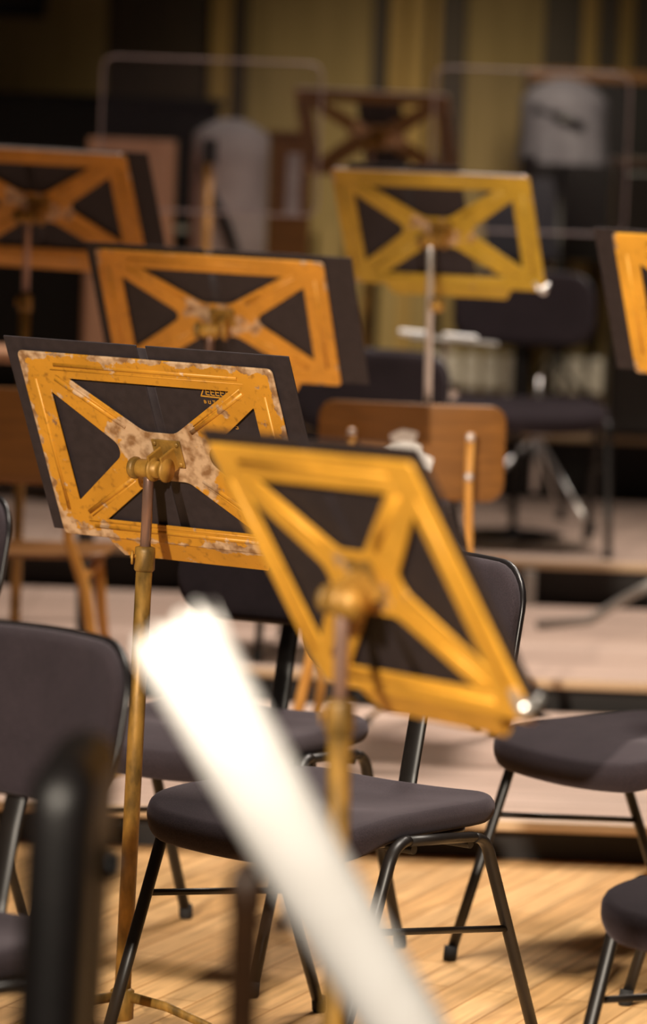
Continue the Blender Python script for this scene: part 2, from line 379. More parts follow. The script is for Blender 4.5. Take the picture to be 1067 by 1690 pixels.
def music_stand(label, c, psi, t, r, foot, collar_z, gold='gold', rod='rod', sc=1.0, rim=False, clip=None, leg_rot=0, leg_len=.27, tube_m='brass'):
    base = Vector(foot)
    root = empty('music_stand', base); tag(root, label, 'music stand', 'gold music stands')
    D = Matrix.Translation(-base) @ desk_matrix(c, psi, t, r) @ Matrix.Scale(sc, 4)
    # --- gold X frame with pressed ribs
    g = G(); z = .0012
    def rib(p, q, w=.004):
        g.tube([(p[0], p[1], z), (q[0], q[1], z)], w, n=8, flat=.55, flat_axis=(-(q[1]-p[1]), q[0]-p[0], 0))
    for s in (-1, 1):
        rib((-.20, s*.160), (.20, s*.160)); rib((s*.250, -.13), (s*.250, .13))
        rib((-.21, s*.150), (.21, s*.150), .0016)
        for q in (-1, 1):
            rib((s*.072, q*.047), (s*.205, q*.132), .0045)
            rib((s*.080, q*.060), (s*.200, q*.140), .0016)
    rimpts = rounded([(-HW, -HH), (HW, -HH), (HW, HH), (-HW, HH)], .009)
    g.tube([(x, y, -.0015) for x, y in rimpts]+[(rimpts[0][0], rimpts[0][1], -.0015)], .0028, n=8, cap=False)
    plate('desk_frame', rimpts, HOLES, .003, M_[gold], root, D, extra=g)
    # --- ledge bent out of the lower edge
    a = math.radians(14); L = .046
    g = G()
    prof = [(0, .0), (L, a), (L+.018, a)]
    e0 = Vector((0, -HH+.004, 0)); d1 = Vector((0, -cos(a), -sin(a)))
    e1 = e0+d1*L; d2 = Vector((0, sin(a)*.2+.5, -cos(a))).normalized(); e2 = e1+d2*.05; d3 = Vector((0, .95, .3)).normalized(); e3 = e2+d3*.018
    vs = []; fs = []
    nrm = Vector((0, 0, 1))*.0012
    rows = [(e0, .180), (e0+d1*L*.5, .172), (e1, .158), (e2, .158), (e3, .155)]
    k = 12
    for side in (1, -1):
        for (e, hw) in rows:
            off = nrm*side if e is not rows[3][0] else nrm*side
            for i in range(k+1):
                x = -hw+2*hw*i/k
                vs.append((x, e.y+off.y+(.0012*side if e in (e2, e3) else 0), e.z+off.z))
    m = k+1; R = len(rows)
    for sd in (0, 1):
        for i in range(R-1):
            for j in range(k):
                q = sd*R*m
                fs.append((q+i*m+j, q+i*m+j+1, q+(i+1)*m+j+1, q+(i+1)*m+j))
    for i in range(R-1):
        fs.append((i*m, (i+1)*m, R*m+(i+1)*m, R*m+i*m)); fs.append((i*m+k, (i+1)*m+k, R*m+(i+1)*m+k, R*m+i*m+k))
    for j in range(k):
        fs.append((j, j+1, R*m+j+1, R*m+j)); q = (R-1)*m; fs.append((q+j, q+j+1, R*m+q+j+1, R*m+q+j))
    g.add(vs, fs, smooth=False)
    g.build('ledge', M_[gold], root, D)
    # --- hinge bracket with screws, barrel, knob
    g = G()
    g.box((.012, .004, .004), (.062, .052, .004), bev=.0015)
    for sx in (-.024, .024):
        for sy in (-.019, .019): g.lathe([(.0045, 0), (.0045, .0016), (.003, .0028), (0.0005, .003)], n=12, M=Matrix.Translation((.012+sx, .004+sy, .006)))
    br = g.build('hinge_bracket', M_['brass'], root, D)
    g = G()
    for sx in (-.002, .026):
        g.box((sx, -.004, .024), (.005, .042, .042), bev=.002)
        g.lathe([(.021, -.0028), (.021, .0028)], n=24, M=Matrix.Translation((sx, -.012, .036)) @ Matrix.Rotation(PI/2, 4, 'Y'))
    g.build('clevis', M_['brass_bright'], root, D)
    g = G(); g.lathe([(.009, -.034), (.0165, -.030), (.0165, -.004), (.015, .0), (.015, .012), (.010, .014)], n=24, M=Matrix.Translation((-.002, -.012, .036)) @ Matrix.Rotation(PI/2, 4, 'Y'))
    g.build('hinge_barrel', M_['brass_bright'], root, D)
    g = G(); g.lathe([(.006, .0), (.018, .001), (.0195, .004), (.0195, .009), (.017, .012), (.006, .013)], n=24, M=Matrix.Translation((-.049, -.012, .036)) @ Matrix.Rotation(PI/2, 4, 'Y'))
    g.build('tilt_knob', M_['brass'], root, D)
    # --- pole
    top = D @ Vector((-.012, -.014, .036)); bot = Vector((0, 0, .05))
    ax = (bot-top); zc = collar_z-base.z
    tcol = (top.z-zc)/(top.z-bot.z); col = top+ax*tcol; d = ax.normalized()
    g = G(); g.tube([top+d*.004, top+d*.02, col+d*.02], [.0100*sc, .0095*sc, .0095*sc], n=18); g.build('inner_rod', M_[rod], root)
    g = G(); g.tube([col-d*.006, col-d*.004, col+d*.004, col+d*.036, col+d*.040], [.0125, .0180, .0188, .0188, .0158], n=22)
    co = g.build('collar', M_[tube_m], root)
    g = G(); g.tube([col+Vector((-.015, -.006, -.012)), col+Vector((-.021, -.010, -.012)), col+Vector((-.025, -.012, -.012))], [.004, .004, .004], n=10)
    w = [col+Vector((-.0225+.0*q, -.011, -.014))+Vector((0, cos(q)*.011, sin(q)*.011)) for q in [i*PI/8 for i in range(17)]]
    g.tube(w, .0022, n=8, cap=False); g.build('wing_screw', M_['brass_bright'], co)
    g = G(); g.tube([col+d*.036, col+ax*(1-tcol)*.35, bot], [.0150, .0150, .0150], n=22); g.build('pole', M_[tube_m], root)
    # --- tripod foot
    g = G(); g.lathe([(.016, .03), (.022, .034), (.022, .085), (.016, .09)], n=20); g.build('hub', M_[tube_m], root)
    for i in range(3):
        w = leg_rot+i*2*PI/3; e = Vector((cos(w), sin(w), 0))
        g = G(); P = [e*.015+Vector((0, 0, .075)), e*leg_len*.35+Vector((0, 0, .068)), e*leg_len*.7+Vector((0, 0, .044)), e*leg_len*.93+Vector((0, 0, .014))]
        g.tube(P, [.010, .009, .008, .008], n=10, flat=.6)
        l = g.build('leg', M_[tube_m], root)
        g = G(); g.lathe([(.010, 0), (.012, .003), (.012, .014), (.008, .018)], n=14, M=Matrix.Translation(e*leg_len*.95)); g.build('rubber_foot', M_['rubber'], l)
    if rim:
        g = G(); g.box((0, HH+.004, .001), (.53, .006, .007), bev=.0025); g.build('top_glint_strip', M_['silver'], root, D)  # pale strip imitating overhead light caught on the top edge
    if clip:
        for (x, y) in clip:
            g = G(); pts = [(x-.012, y+.02, .006), (x, y, .014), (x+.016, y-.004, .010), (x+.02, y+.004, -.012)]
            g.tube(pts, .006, n=10); g.lathe([(.003, -.012), (.011, -.008), (.013, 0), (.011, .008), (.003, .012)], n=16, M=Matrix.Translation((x+.012, y, .012)))
            g.build('page_clip', M_['chrome'], root, D)
    return root, Matrix.Translation(base) @ D

def folder(label, D, x0, x1, y0=-.178, y1=.206, xs=0.0, stamp=False, th=.0035, z=-.0078):
    """Open black folder lying against the desk (D: world matrix of the desk)."""
    root = empty('music_folder', D @ Vector((xs, y0, z)))
    tag(root, label, 'folder', 'black music folders')
    L = Matrix.Translation(-root.location) @ D
    def cover(a, b):
        g = G(); g.box(((a+b)/2, (y0+y1)/2, z), (b-a, y1-y0, th), bev=.0015); return g.build('cover', M_['folder'], root, L)
    c1 = c2 = None
    if x0 < xs-.02: c1 = cover(x0, xs-.010)
    if x1 > xs+.02: c2 = cover(xs+.010, x1)
    g = G(); n = 6
    pts = [(xs-.0115+.023*i/n, 0, z-.0012*sin(PI*i/n)) for i in range(n+1)]
    vs = []; fs = []
    for (yy, dz) in ((y0+.001, 0), (y1-.006, 0)):
        for side in (.0012, -.0012):
            for p in pts: vs.append((p[0], yy, p[2]+side))
    m = n+1
    for i in range(n):
        fs += [(i, i+1, 2*m+i+1, 2*m+i), (m+i, m+i+1, 3*m+i+1, 3*m+i), (i, i+1, m+i+1, m+i), (2*m+i, 2*m+i+1, 3*m+i+1, 3*m+i)]
    fs += [(0, m, 3*m, 2*m), (n, m+n, 3*m+n, 2*m+n)]
    g.add(vs, fs); g.build('spine', M_['folder'], root, L)
    # a few music pages between the covers, facing the player
    if c2 is not None and c1 is not None:
        g = G(); g.box(((x0+xs)/2, (y0+y1)/2-.004, z-th*.5-.0016), (xs-.012-x0-.02, y1-y0-.03, .0022), bev=0)
        g.box(((x1+xs)/2, (y0+y1)/2-.004, z-th*.5-.0016), (x1-xs-.012-.02, y1-y0-.03, .0022), bev=0)
        g.build('pages', M_['paper'], root, L)
    if stamp:
        g = G(); zz = z+th/2+.0003
        def bar(p, q, w): 
            p = Vector((p[0], p[1], zz)); q = Vector((q[0], q[1], zz)); dd = (q-p).normalized(); nn = Vector((-dd.y, dd.x, 0))*w/2; up = Vector((0, 0, .0003))
            vs = [p+nn, q+nn, q-nn, p-nn]; vs += [v+up for v in vs]
            g.add(vs, [(0, 1, 2, 3), (4, 5, 6, 7), (0, 1, 5, 4), (1, 2, 6, 5), (2, 3, 7, 6), (3, 0, 4, 7)], smooth=False)
        X, Y = .100, .134
        # swash Z, then a run of E E E E N
        bar((X, Y), (X+.020, Y-.001), .0022); bar((X+.018, Y), (X+.008, Y-.016), .0022); bar((X+.007, Y-.016), (X+.080, Y-.018), .0024)
        for i in range(4):
            x = X+.021+i*.0105
            bar((x, Y-.001), (x-.001, Y-.013), .0018)
            for q in (0, .006, .0118): bar((x, Y-.001-q), (x+.0065, Y-.0014-q), .0015)
        x = X+.064; bar((x, Y-.002), (x-.001, Y-.013), .0018); bar((x, Y-.002), (x+.007, Y-.013), .0018); bar((x+.007, Y-.002), (x+.007, Y-.013), .0018)
        # BUT
        yb = Y-.024
        x = X+.012
        bar((x, yb), (x, yb-.006), .0012); bar((x, yb), (x+.0035, yb-.0012), .001); bar((x, yb-.003), (x+.0035, yb-.003), .001); bar((x, yb-.006), (x+.0035, yb-.005), .001); bar((x+.0036, yb-.001), (x+.0036, yb-.0052), .001)
        x = X+.021; bar((x, yb), (x, yb-.006), .0012); bar((x, yb-.006), (x+.004, yb-.006), .001); bar((x+.004, yb), (x+.004, yb-.006), .0012)
        x = X+.030; bar((x, yb), (x+.006, yb), .0012); bar((x+.003, yb), (x+.003, yb-.006), .0012)
        # lower lettering: a stroke and an S
        x, yb = .166, .068
        bar((x+.010, yb+.022), (x+.012, yb+.019), .002); bar((x+.012, yb+.026), (x+.012, yb+.018), .0012)
        for (p, q) in (((.0055, 0), (0, 0)), ((0, 0), (0, -.004)), ((0, -.004), (.0055, -.005)), ((.0055, -.005), (.0055, -.009)), ((.0055, -.009), (0, -.009))): bar((x+p[0], yb+p[1]), (x+q[0], yb+q[1]), .0012)
        g.build('stamped_lettering', M_['stamp'], c2 or root, None)
        o = [c for c in children(c2)][0]; o.matrix_local = Matrix.Identity(4)
        c2.children  # lettering shares the cover's frame
    return root

S = 1.045
sA, DA = music_stand('gold X-backed music stand with flaking worn paint, in sharp focus, before the black seat',
    (-.2922, 7.689, 1.0693), .6155, .4312, -.0009, (-.334, 7.655, 0), .895, gold='gold_worn', sc=S, leg_rot=PI/2)
folder('open black folder with gold stamped lettering on the worn sharp gold stand', DA, -.306, .315, stamp=True)
sB, DB = music_stand('bright smooth gold music stand, strongly turned and tilted, nearest the camera',
    (.0548, 5.2944, 1.1032), 1.0664, .5192, -.0445, (.045, 5.24, 0), .945, gold='gold', clip=[(.284, -.150)], leg_rot=.4)
folder('black folder open on the nearest, strongly tilted gold stand', DB, -.290, .300, y1=.200)
sC, DC = music_stand('gold music stand standing directly behind the worn sharp one, wide black folder beyond its frame',
    (-.2636, 9.944, 1.2238), .2788, .6337, .0186, (-.29, 9.90, R1Z), .98, gold='gold_mid', leg_rot=1.2)
folder('black folder on the gold stand behind the worn one, jutting out beside its frame', DC, -.30, .345, y1=.196)
sD, DD = music_stand('yellowish gold music stand at back, top-edge glint modelled in, with half of its frame see-through',
    (.2767, 11.3276, 1.4201), .3461, .5791, .0034, (.285, 11.31, R1Z), .95, gold='gold_olive', rod='chrome', rim=True, clip=[(.262, -.168)], leg_rot=PI/2, leg_len=.18)
folder('small black folder filling only part of the yellowish back stand', DD, -.225, .085, y1=.200, xs=-.07)
g = G(); g.lathe([(.004, -.018), (.016, -.014), (.022, 0), (.016, .014), (.004, .018)], n=18, M=Matrix.Translation((-.004, -.022, 1.12))); g.build('height_knob', M_['brass_bright'], sD)
sE, DE = music_stand('dim gold music stand in shadow at the left edge, top-edge glint modelled in',
    (-.7997, 11.363, 1.4455), .2953, .6574, .0219, (-.82, 11.36, R1Z), 1.2, gold='gold_mid', rim=True, sc=1.032, leg_rot=PI/2, leg_len=.17)
folder('black folder standing wide past the frame of the shadowed stand', DE, -.30, .335, y1=.185)
sF, DF = music_stand('gold music stand cut off by the right edge of the picture',
    (.9087, 9.5017, 1.3031), .4809, .4968, .007, (.915, 9.40, 0), .98, gold='gold', leg_rot=PI*1.5, leg_len=.2)
folder('black folder on the gold stand cut off by the right edge', DF, -.325, .30, y1=.19)
sG, DG = music_stand('far brownish music stand with modelled top-edge glint, before the olive wall',
    (.1346, 14.785, 1.6707), .2811, .624, .0137, (.12, 14.70, R3Z), 1.42, gold='gold_dull', rim=True, leg_rot=1.2)
folder('black folder on the far stand with the modelled top-edge glint', DG, -.06, .10, y1=.17, xs=.02)

# ------------------------------------------------------------------ black chairs
def make_chair(label):
    root = empty('orchestra_chair', (0, 0, 0)); tag(root, label, 'chair', 'black orchestra chairs')
    W = .252; zt0, zt1 = .442, .426; t0, t1 = .135, .121
    def lerp(a, b, t): return a+(b-a)*t
    # seat: rolled front, dished centre.  x: width, +y: to the rear
    def df(x, y, z):
        f = max(0, (-y-.09)/.175); r = max(0, (y-.10)/.11)
        e = 1-(abs(x)/.235)**2
        dz = -.024*f**2.0 - .006*f*e*2.0 + .008*r**2 - .012*max(0, 1-(x/.2)**2)*max(0, 1-((y-.05)/.17)**2)
        th = 1.0+.60*min(1, f)*(1 if z < 0 else .2)
        return (x, y, .4575+z*th+dz+.006*(abs(x)/.235)**2)
    G().pillow(.494, .49, .044, .085, deform=lambda x, y, z: df(x, y-.025, z), n=12, rings=10, prof=9, sq=.75).build('seat', M_['fabric'], root)
    # under-seat plate and cross supports
    g = G(); g.pillow(.40, .34, .012, .06, M=Matrix.Translation((0, .01, .427)), n=8)
    g.build('seat_pan', M_['shell'], root)
    g = G()
    for yy, zz in ((-.085, .424), (.085, .416)): g.tube([(-W, yy, zz), (W, yy, zz)], .009, n=12)
    g.build('seat_support', M_['tube'], root)
    for s in (-1, 1):
        # top rail, legs bending out of it, crossbar
        x = s*W
        g = G(); g.tube([(x, -t0+.03, lerp(zt0, zt1, .1)), (x, 0, (zt0+zt1)/2), (x, t1-.03, lerp(zt0, zt1, .9))], .0125, n=14, flat=.75, flat_axis=(1, 0, 0)); g.build('side_rail', M_['tube'], root)
        for (sg, t, zt, fo) in ((-1, t0, zt0, .312), (1, t1, zt1, .322)):
            P = []
            p0 = Vector((x, sg*(t-.03), zt)); p1 = Vector((x, sg*(t+.012), zt-.001)); p2 = Vector((x, sg*(t+.026), zt-.045))
            for i in range(9):
                q = i/8; P.append(p0*(1-q)**2+p1*2*q*(1-q)+p2*q*q)
            end = Vector((x, sg*fo, .012)); P += [p2.lerp(end, .5), end]
            g = G(); g.tube(P, .0125, n=14, flat=.75, flat_axis=(1, 0, 0)); l = g.build('leg', M_['tube'], root)
            g = G(); g.tube([(x, sg*(fo+.001), 0), (x, sg*(fo+.001), .004), (x, sg*(fo-.002), .03)], [.012, .0145, .0145], n=12); g.build('foot_cap', M_['rubber'], l)
        def legy(sg, t, zt, fo, z): return sg*((t+.026)+(fo-(t+.026))*((zt-.045)-z)/((zt-.045)-.012))
        g = G(); g.tube([(x, legy(-1, t0, zt0, .312, .292), .292), (x, legy(1, t1, zt1, .322, .248), .248)], .0062, n=10); g.build('crossbar', M_['tube'], root)
    # single back post from under the seat
    P = [(0, .05, .432), (0, .15, .428), (0, .205, .432), (0, .228, .455), (0, .236, .50), (0, .258, .60), (0, .292, .72), (0, .298, .76)]
    g = G(); g.tube(P, .021, n=12, flat=.36, flat_axis=(1, 0, 0)); g.build('back_post', M_['tube'], root)
    # backrest: fabric pad in a plastic shell, curved round the sitter, leaning back
    def mk(w, h, th, off):
        def d(x, y, z):
            # pad plane XY -> world: x width, y -> up, z -> rear
            yy = .250+z+off-.055*(x/.225)**2*1.0+y*.20+.015
            return (x, yy+.012, .778+y*(1.0-.05*(x/.225)**2))
        return G().pillow(w, h, th, .085, deform=d, n=10, rings=6, prof=7)
    mk(.470, .247, .032, .0).build('backrest', M_['fabric'], root)
    mk(.480, .257, .016, .014).build('back_shell', M_['shell'], root)
    return root

proto = make_chair('black padded chair in sharp focus, centred below the nearest gold stand')
CH = [  # x, y, z, yaw(deg), label
    (.032, 7.53, 0, 37.5, 'black padded chair with a wide seat in sharp focus, side frame in full view'),
    (-.183, 8.446, 0, 27.5, 'black chair behind the worn gold stand, its seat passing behind the white papers'),
    (.692, 8.51, 0, 49, 'black chair by the right edge, seat before the dark riser step'),
    (-.965, 8.476, 0, 37, 'black chair cut off by the left edge, showing a slim glossy backrest edge'),
    (.790, 6.72, 0, 37, 'black chair in the lower right corner, showing only the tip of its seat'),
    (-.608, 6.10, 0, 37, 'black chair on the left with a broad blurred backrest, nearer than the worn stand'),
    (.655, 13.93, R3Z, -3, 'black chair on the upper riser behind the plywood chair, square backrest on one post'),
    (.10, 12.02, R2Z, 6, 'black chair hidden behind gold stand and plywood chair, showing just a rounded backrest top'),
]
for i, (x, y, z, a, lab) in enumerate(CH):
    o = proto if i == 0 else copy_tree(proto)
    o.location = (x, y, z); o.rotation_euler = (0, 0, -math.radians(a)); o['label'] = lab
    if i == 7: o.scale = (.95, .95, .95)

# ------------------------------------------------------------------ plywood chairs with golden uprights (seen from behind)
def make_wood_chair(label):
    root = empty('plywood_chair', (0, 0, 0)); tag(root, label, 'chair', 'plywood chairs')
    def d(x, y, z): return (x, z-.02*(x/.23)**2*-1, y)
    g = G(); g.pillow(.475, .245, .012, .045, deform=lambda x, y, z: (x, z+.03*(x/.24)**2+y*-.12+.0, .775+y), n=10); g.build('backrest', M_['plywood'], root)
    g = G(); g.pillow(.50, .40, .014, .05, deform=lambda x, y, z: (x, y+.21, .47+z-.02*(max(0, (y-.12)/.08))**2+.008*(x/.24)**2), n=10); g.build('seat', M_['plywood'], root)
    for s in (-1, 1):
        # rear upright runs from floor past the seat to the backrest
        g = G(); g.tube([(s*.275, -.09, .012), (s*.20, -.01, .40), (s*.155, -.012, .52), (s*.150, -.032, .68), (s*.149, -.046, .83)], [.014, .015, .013, .011, .010], n=12)
        l = g.build('leg', M_['lightwood'], root)
        for zz, yy in ((.82, -.058), (.72, -.048)):
            g = G(); g.lathe([(.011, 0), (.010, .004), (.003, .006)], n=14, M=Matrix.Translation((s*.149, yy, zz)) @ Matrix.Rotation(PI/2, 4, 'X')); g.build('rivet', M_['silver'], l)
        g = G(); g.lathe([(.016, 0), (.017, .004), (.015, .03)], n=12, M=Matrix.Translation((s*.275, -.09, 0))); g.build('foot_cap', M_['rubber'], l)
        g = G(); g.tube([(s*.235, .45, .012), (s*.205, .37, .30), (s*.195, .34, .455)], [.013, .015, .015], n=12); l = g.build('leg', M_['lightwood'], root)
        g = G(); g.lathe([(.016, 0), (.017, .004), (.015, .03)], n=12, M=Matrix.Translation((s*.235, .45, 0))); g.build('foot_cap', M_['rubber'], l)
        g = G(); g.tube([(s*.205, -.01, .43), (s*.20, .35, .43)], .010, n=10); g.build('seat_rail', M_['lightwood'], root)
    return root
w = make_wood_chair('brown plywood chair with a cream torn sticker on its backrest')
w.location = (.214, 10.66, R1Z); w.rotation_euler = (0, 0, math.radians(-3))
w2 = copy_tree(w); w2.location = (-.795, 10.68, R1Z); w2['label'] = 'brown plywood chair in shadow at the left, behind the worn gold stand'
# torn sticker
poly = [(-.045, -.02), (-.02, -.052), (.052, -.055), (.062, -.02), (.028, -.008), (.030, .012), (.012, .016), (.022, .045), (-.018, .052), (-.050, .036), (-.040, .01), (-.062, -.004)]
st = plate('torn_sticker', rounded(poly, .005), [], .0016, M_['paper'], w, Matrix.Translation((-.005, -.0062, .775)) @ Matrix.Rotation(PI/2-.12*-1.0, 4, 'X') @ Matrix.Translation((0, .005, .003)), bev=.0003)
st['label'] = 'cream torn paper sticker on the plywood'

# ------------------------------------------------------------------ foreground: papers on a wooden stand, black stool
def foreground():
    X0, Y0 = -.060, 4.05
    root = empty('wooden_stand', (X0, Y0, 0)); tag(root, 'dark wooden post stand with a knob, blurred in front of the sharp chair', 'stand')
    g = G(); g.lathe([(.015, .03), (.0165, .05), (.0165, .90), (.019, .91), (.019, .935), (.012, .95), (.004, .956)], n=20); g.build('post', M_['darkwood'], root)
    g = G(); g.tube([(.012, -.005, .895), (.03, -.012, .893)], .005, n=10); g.lathe([(.006, 0), (.015, .004), (.016, .012), (.008, .018)], n=18, M=Matrix.Translation((.026, -.01, .894)) @ Matrix.Rotation(PI/2, 4, 'Y')); g.build('knob', M_['darkwood'], root)
    g = G(); g.box((.09, -.02, .745), (.28, .20, .012), bev=.003); g.box((.09, -.117, .756), (.28, .008, .03), bev=.003); g.build('tray', M_['darkwood'], root)
    for i in range(3):
        w = .5+i*2*PI/3; g = G(); g.tube([(0, 0, .10), (cos(w)*.12, sin(w)*.12, .055), (cos(w)*.24, sin(w)*.24, .013)], [.014, .012, .012], n=12); g.build('leg', M_['darkwood'], root)
    # sheaf of papers, bent into a trough, leaning on the post
    # direction of the sheaf in the picture plane
    b = Vector((.118, Y0-.078, .778)); t = Vector((-.130, Y0-.078, 1.172))
    ax = (t-b); Ln = ax.length; ax.normalize()
    yv = Vector((0, -1, 0)); yv = (yv-ax*yv.dot(ax)).normalized(); xv = ax.cross(yv)*-1
    p = empty('paper_sheaf', b); tag(p, 'curled sheaf of white papers leaning in front, strongly blurred', 'papers')
    for k in range(7):
        rad = .035-.0016*k; amp = [2.0, 1.9, 2.1, 1.8, 1.95, 1.7, 1.8][k]
        shift = [.0, .012, -.006, .018, .006, -.012, .01][k]*1.0
        n, m = 18, 14; vs = []; fs = []
        for side in (1, 0):
            for i in range(m+1):
                q = i/m; L = q*(Ln+shift)
                op = 1+.16*(q-.25)+.10*sin(k*1.7)*q*q
                for j in range(n+1):
                    a = (j/n-.5)*2*amp*.78
                    x = sin(a)*rad*op*1.10; z = (cos(a)-.4)*rad*(1-.15*q)
                    fray = .010*sin(j*1.3+k*2)*q**6
                    vs.append(xv*(x+.010*sin(PI*q)*.5)+yv*(z-.0006*side)+ax*(L+fray))
        M = (n+1)*(m+1)
        for i in range(m):
            for j in range(n):
                for o in (0, M): fs.append((o+i*(n+1)+j, o+i*(n+1)+j+1, o+(i+1)*(n+1)+j+1, o+(i+1)*(n+1)+j))
        for i in range(m):
            for j in (0, n): fs.append((i*(n+1)+j, (i+1)*(n+1)+j, M+(i+1)*(n+1)+j, M+i*(n+1)+j))
        for j in range(n):
            for i in (0, m): fs.append((i*(n+1)+j, i*(n+1)+j+1, M+i*(n+1)+j+1, M+i*(n+1)+j))
        g = G(); g.add(vs, fs); g.build('sheet', M_['paper'], p)
foreground()

def stool():
    X0, Y0 = -.246, 4.22
    root = empty('padded_stool', (X0, Y0, 0), math.radians(-2)); tag(root, 'black padded stool with a narrow upright backrest and knob, heavily blurred in the lower left', 'stool')
    # backrest edge-on to the view, thick pad with rolled top
    def d(x, y, z): return (z+.02*((y+.1)/.2)**1*.25, x*1.0, .872+y)
    g = G(); g.pillow(.30, .33, .068, .05, deform=d, n=9, prof=9); g.build('backrest', M_['leather'], root)
    g = G(); g.tube([(.030, 0, .50), (.034, 0, .70), (.034, 0, .95)], .016, n=14, flat=.5, flat_axis=(0, 1, 0)); g.build('back_post', M_['tube'], root)
    g = G(); g.tube([(.036, -.0, .915), (.052, -.0, .915)], .006, n=10); g.lathe([(.007, 0), (.017, .003), (.019, .010), (.017, .017), (.006, .02)], n=20, M=Matrix.Translation((.040, 0, .915)) @ Matrix.Rotation(PI/2, 4, 'Y')); g.build('knob', M_['shell'], root)
    g = G(); g.pillow(.36, .36, .07, .12, deform=lambda x, y, z: (x-.165, y, .57+z), n=9); g.build('seat', M_['leather'], root)
    g = G(); g.tube([(-.165, 0, .53), (-.165, 0, .16)], .022, n=16); g.tube([(-.1, 0, .525), (.036, 0, .515)], .014, n=12); g.build('column', M_['tube'], root)
    for i in range(4):
        w = .6+i*PI/2; e = Vector((cos(w), sin(w), 0)); c = Vector((-.165, 0, 0))
        g = G(); g.tube([c+Vector((0, 0, .20)), c+e*.12+Vector((0, 0, .12)), c+e*.25+Vector((0, 0, .012))], [.014, .013, .012], n=12); g.build('leg', M_['tube'], root)
stool()

# ------------------------------------------------------------------ chrome stands among the back rows
def chrome_stand(name, label, loc, h, leg=.26, rot=.4):
    root = empty(name, loc); tag(root, label, 'stand')
    g = G(); g.tube([(0, 0, .12), (0, 0, h*.62)], .0125, n=16); g.build('pole', M_['chrome'], root)
    g = G(); g.tube([(0, 0, h*.6), (0, 0, h)], .008, n=14); g.build('inner_rod', M_['chrome'], root)
    g = G(); g.lathe([(.014, 0), (.022, .006), (.022, .034), (.014, .04)], n=20, M=Matrix.Translation((0, 0, h*.6)))
    g.tube([(-.02, -.01, h*.6+.02), (-.03, -.03, h*.6+.02)], .006, n=10); cl = g.build('collar', M_['chrome'], root)
    g = G(); g.lathe([(.002, -.018), (.014, -.012), (.018, 0), (.014, .012), (.002, .018)], n=18, M=Matrix.Translation((.028, -.02, h*.6+.02))); g.build('wing_nut', M_['chrome'], cl)
    for i in range(3):
        w = rot+i*2*PI/3; e = Vector((cos(w), sin(w), 0))
        g = G(); g.tube([e*.02+Vector((0, 0, .30)), e*leg*.55+Vector((0, 0, .15)), e*leg+Vector((0, 0, .02))], .0085, n=10, flat=.6); l = g.build('leg', M_['chrome'], root)
        g = G(); g.lathe([(.016, 0), (.018, .01), (.014, .035), (.009, .05)], n=14, M=Matrix.Translation(e*leg*1.01)); g.build('rubber_foot', M_['rubber'], l)
    return root
c1 = chrome_stand('percussion_stand', 'slim chrome stand carrying a flat tray, behind the plywood chair', (.342, 12.55, R2Z), .88)
for zz in (.50, .60, .68, .76):
    G().lathe([(.010, 0), (.02, .006), (.021, .02), (.010, .028)], n=18, M=Matrix.Translation((0, 0, zz))).build('clamp_ring', M_['chrome'], c1)
g = G(); g.lathe([(.003, -.026), (.018, -.019), (.026, 0), (.018, .019), (.003, .026)], n=20, M=Matrix.Translation((.020, -.03, .735))); g.build('knob', M_['chrome'], c1)
g = G(); g.box((-.02, -.02, .882), (.26, .14, .008), M=Matrix.Rotation(.05, 4, 'Y'), bev=.003); g.build('tray', M_['alu'], c1)
for xx in (-.070, .062):
    o = G().box((0, 0, 0), (.10, .10, .014), bev=.004).build('paper_stack', M_['paper'])
    o.location = (.322+xx, 12.53, R2Z+.8955+(-.05*xx)); o.rotation_euler = (0, .05, 0)
    tag(o, 'short white paper stack on the chrome tray, %s the thin rod' % ('to the left of' if xx < 0 else 'to the right of'), 'papers', 'paper stacks on the tray')
chrome_stand('drum_stand', 'chrome tripod stand with splayed legs under the seat of the raised black chair', (.73, 14.72, R3Z), .52, leg=.30, rot=-.9)
# a stand whose long foot reaches in from beyond the frame
g0 = empty('tripod_stand', (1.16, 12.75, R2Z)); tag(g0, 'stand beyond the right edge, one pale flat leg lying on the riser', 'stand')
G().tube([(0, 0, .08), (0, 0, 1.0)], .012, n=14).build('pole', M_['brass'], g0)
for (dx, dy) in ((-.50, .08), (.22, -.14), (.2, .25)):
    G().tube([(0, 0, .26), (dx*.5, dy*.5, .10), (dx*.68, dy*.68, .035), (dx, dy, .012)], .014, n=10, flat=.5, flat_axis=(0, 0, 1)).build('leg', M_['alu'], g0)

# ------------------------------------------------------------------ clear sound shields
def shield(label, cx, cy, zf, w, h, z0, rz=0, pm='lightwood'):
    root = empty('sound_shield', (cx, cy, zf), rz); tag(root, label, 'sound shield', 'clear sound shields')
    out = rounded([(-w/2, 0), (w/2, 0), (w/2, h), (-w/2, h)], .05)
    M = Matrix.Translation((0, 0, z0-zf)) @ Matrix.Rotation(PI/2, 4, 'X')
    plate('panel', out, [], .006, M_['acrylic'], root, M)
    g = G(); g.tube([(x, 0, y+z0-zf) for x, y in out]+[(out[0][0], 0, out[0][1]+z0-zf)], .0038, n=8, cap=False); g.build('edge_highlight', M_['acrylic_edge_glint'], root)  # edge outline, pale colour stands in for the light on it
    g = G(); g.tube([(0, .03, .02), (0, .03, z0-zf+h*.45)], .013, n=14); g.build('pole', M_[pm], root)
    g = G(); g.lathe([(.17, 0), (.17, .012), (.03, .02), (.02, .03)], n=28, M=Matrix.Translation((0, .03, 0))); g.build('base', M_['shell'], root)
    g = G(); g.box((0, .014, z0-zf+h*.4), (.05, .03, .08), bev=.004); g.build('clamp', M_['shell'], root)
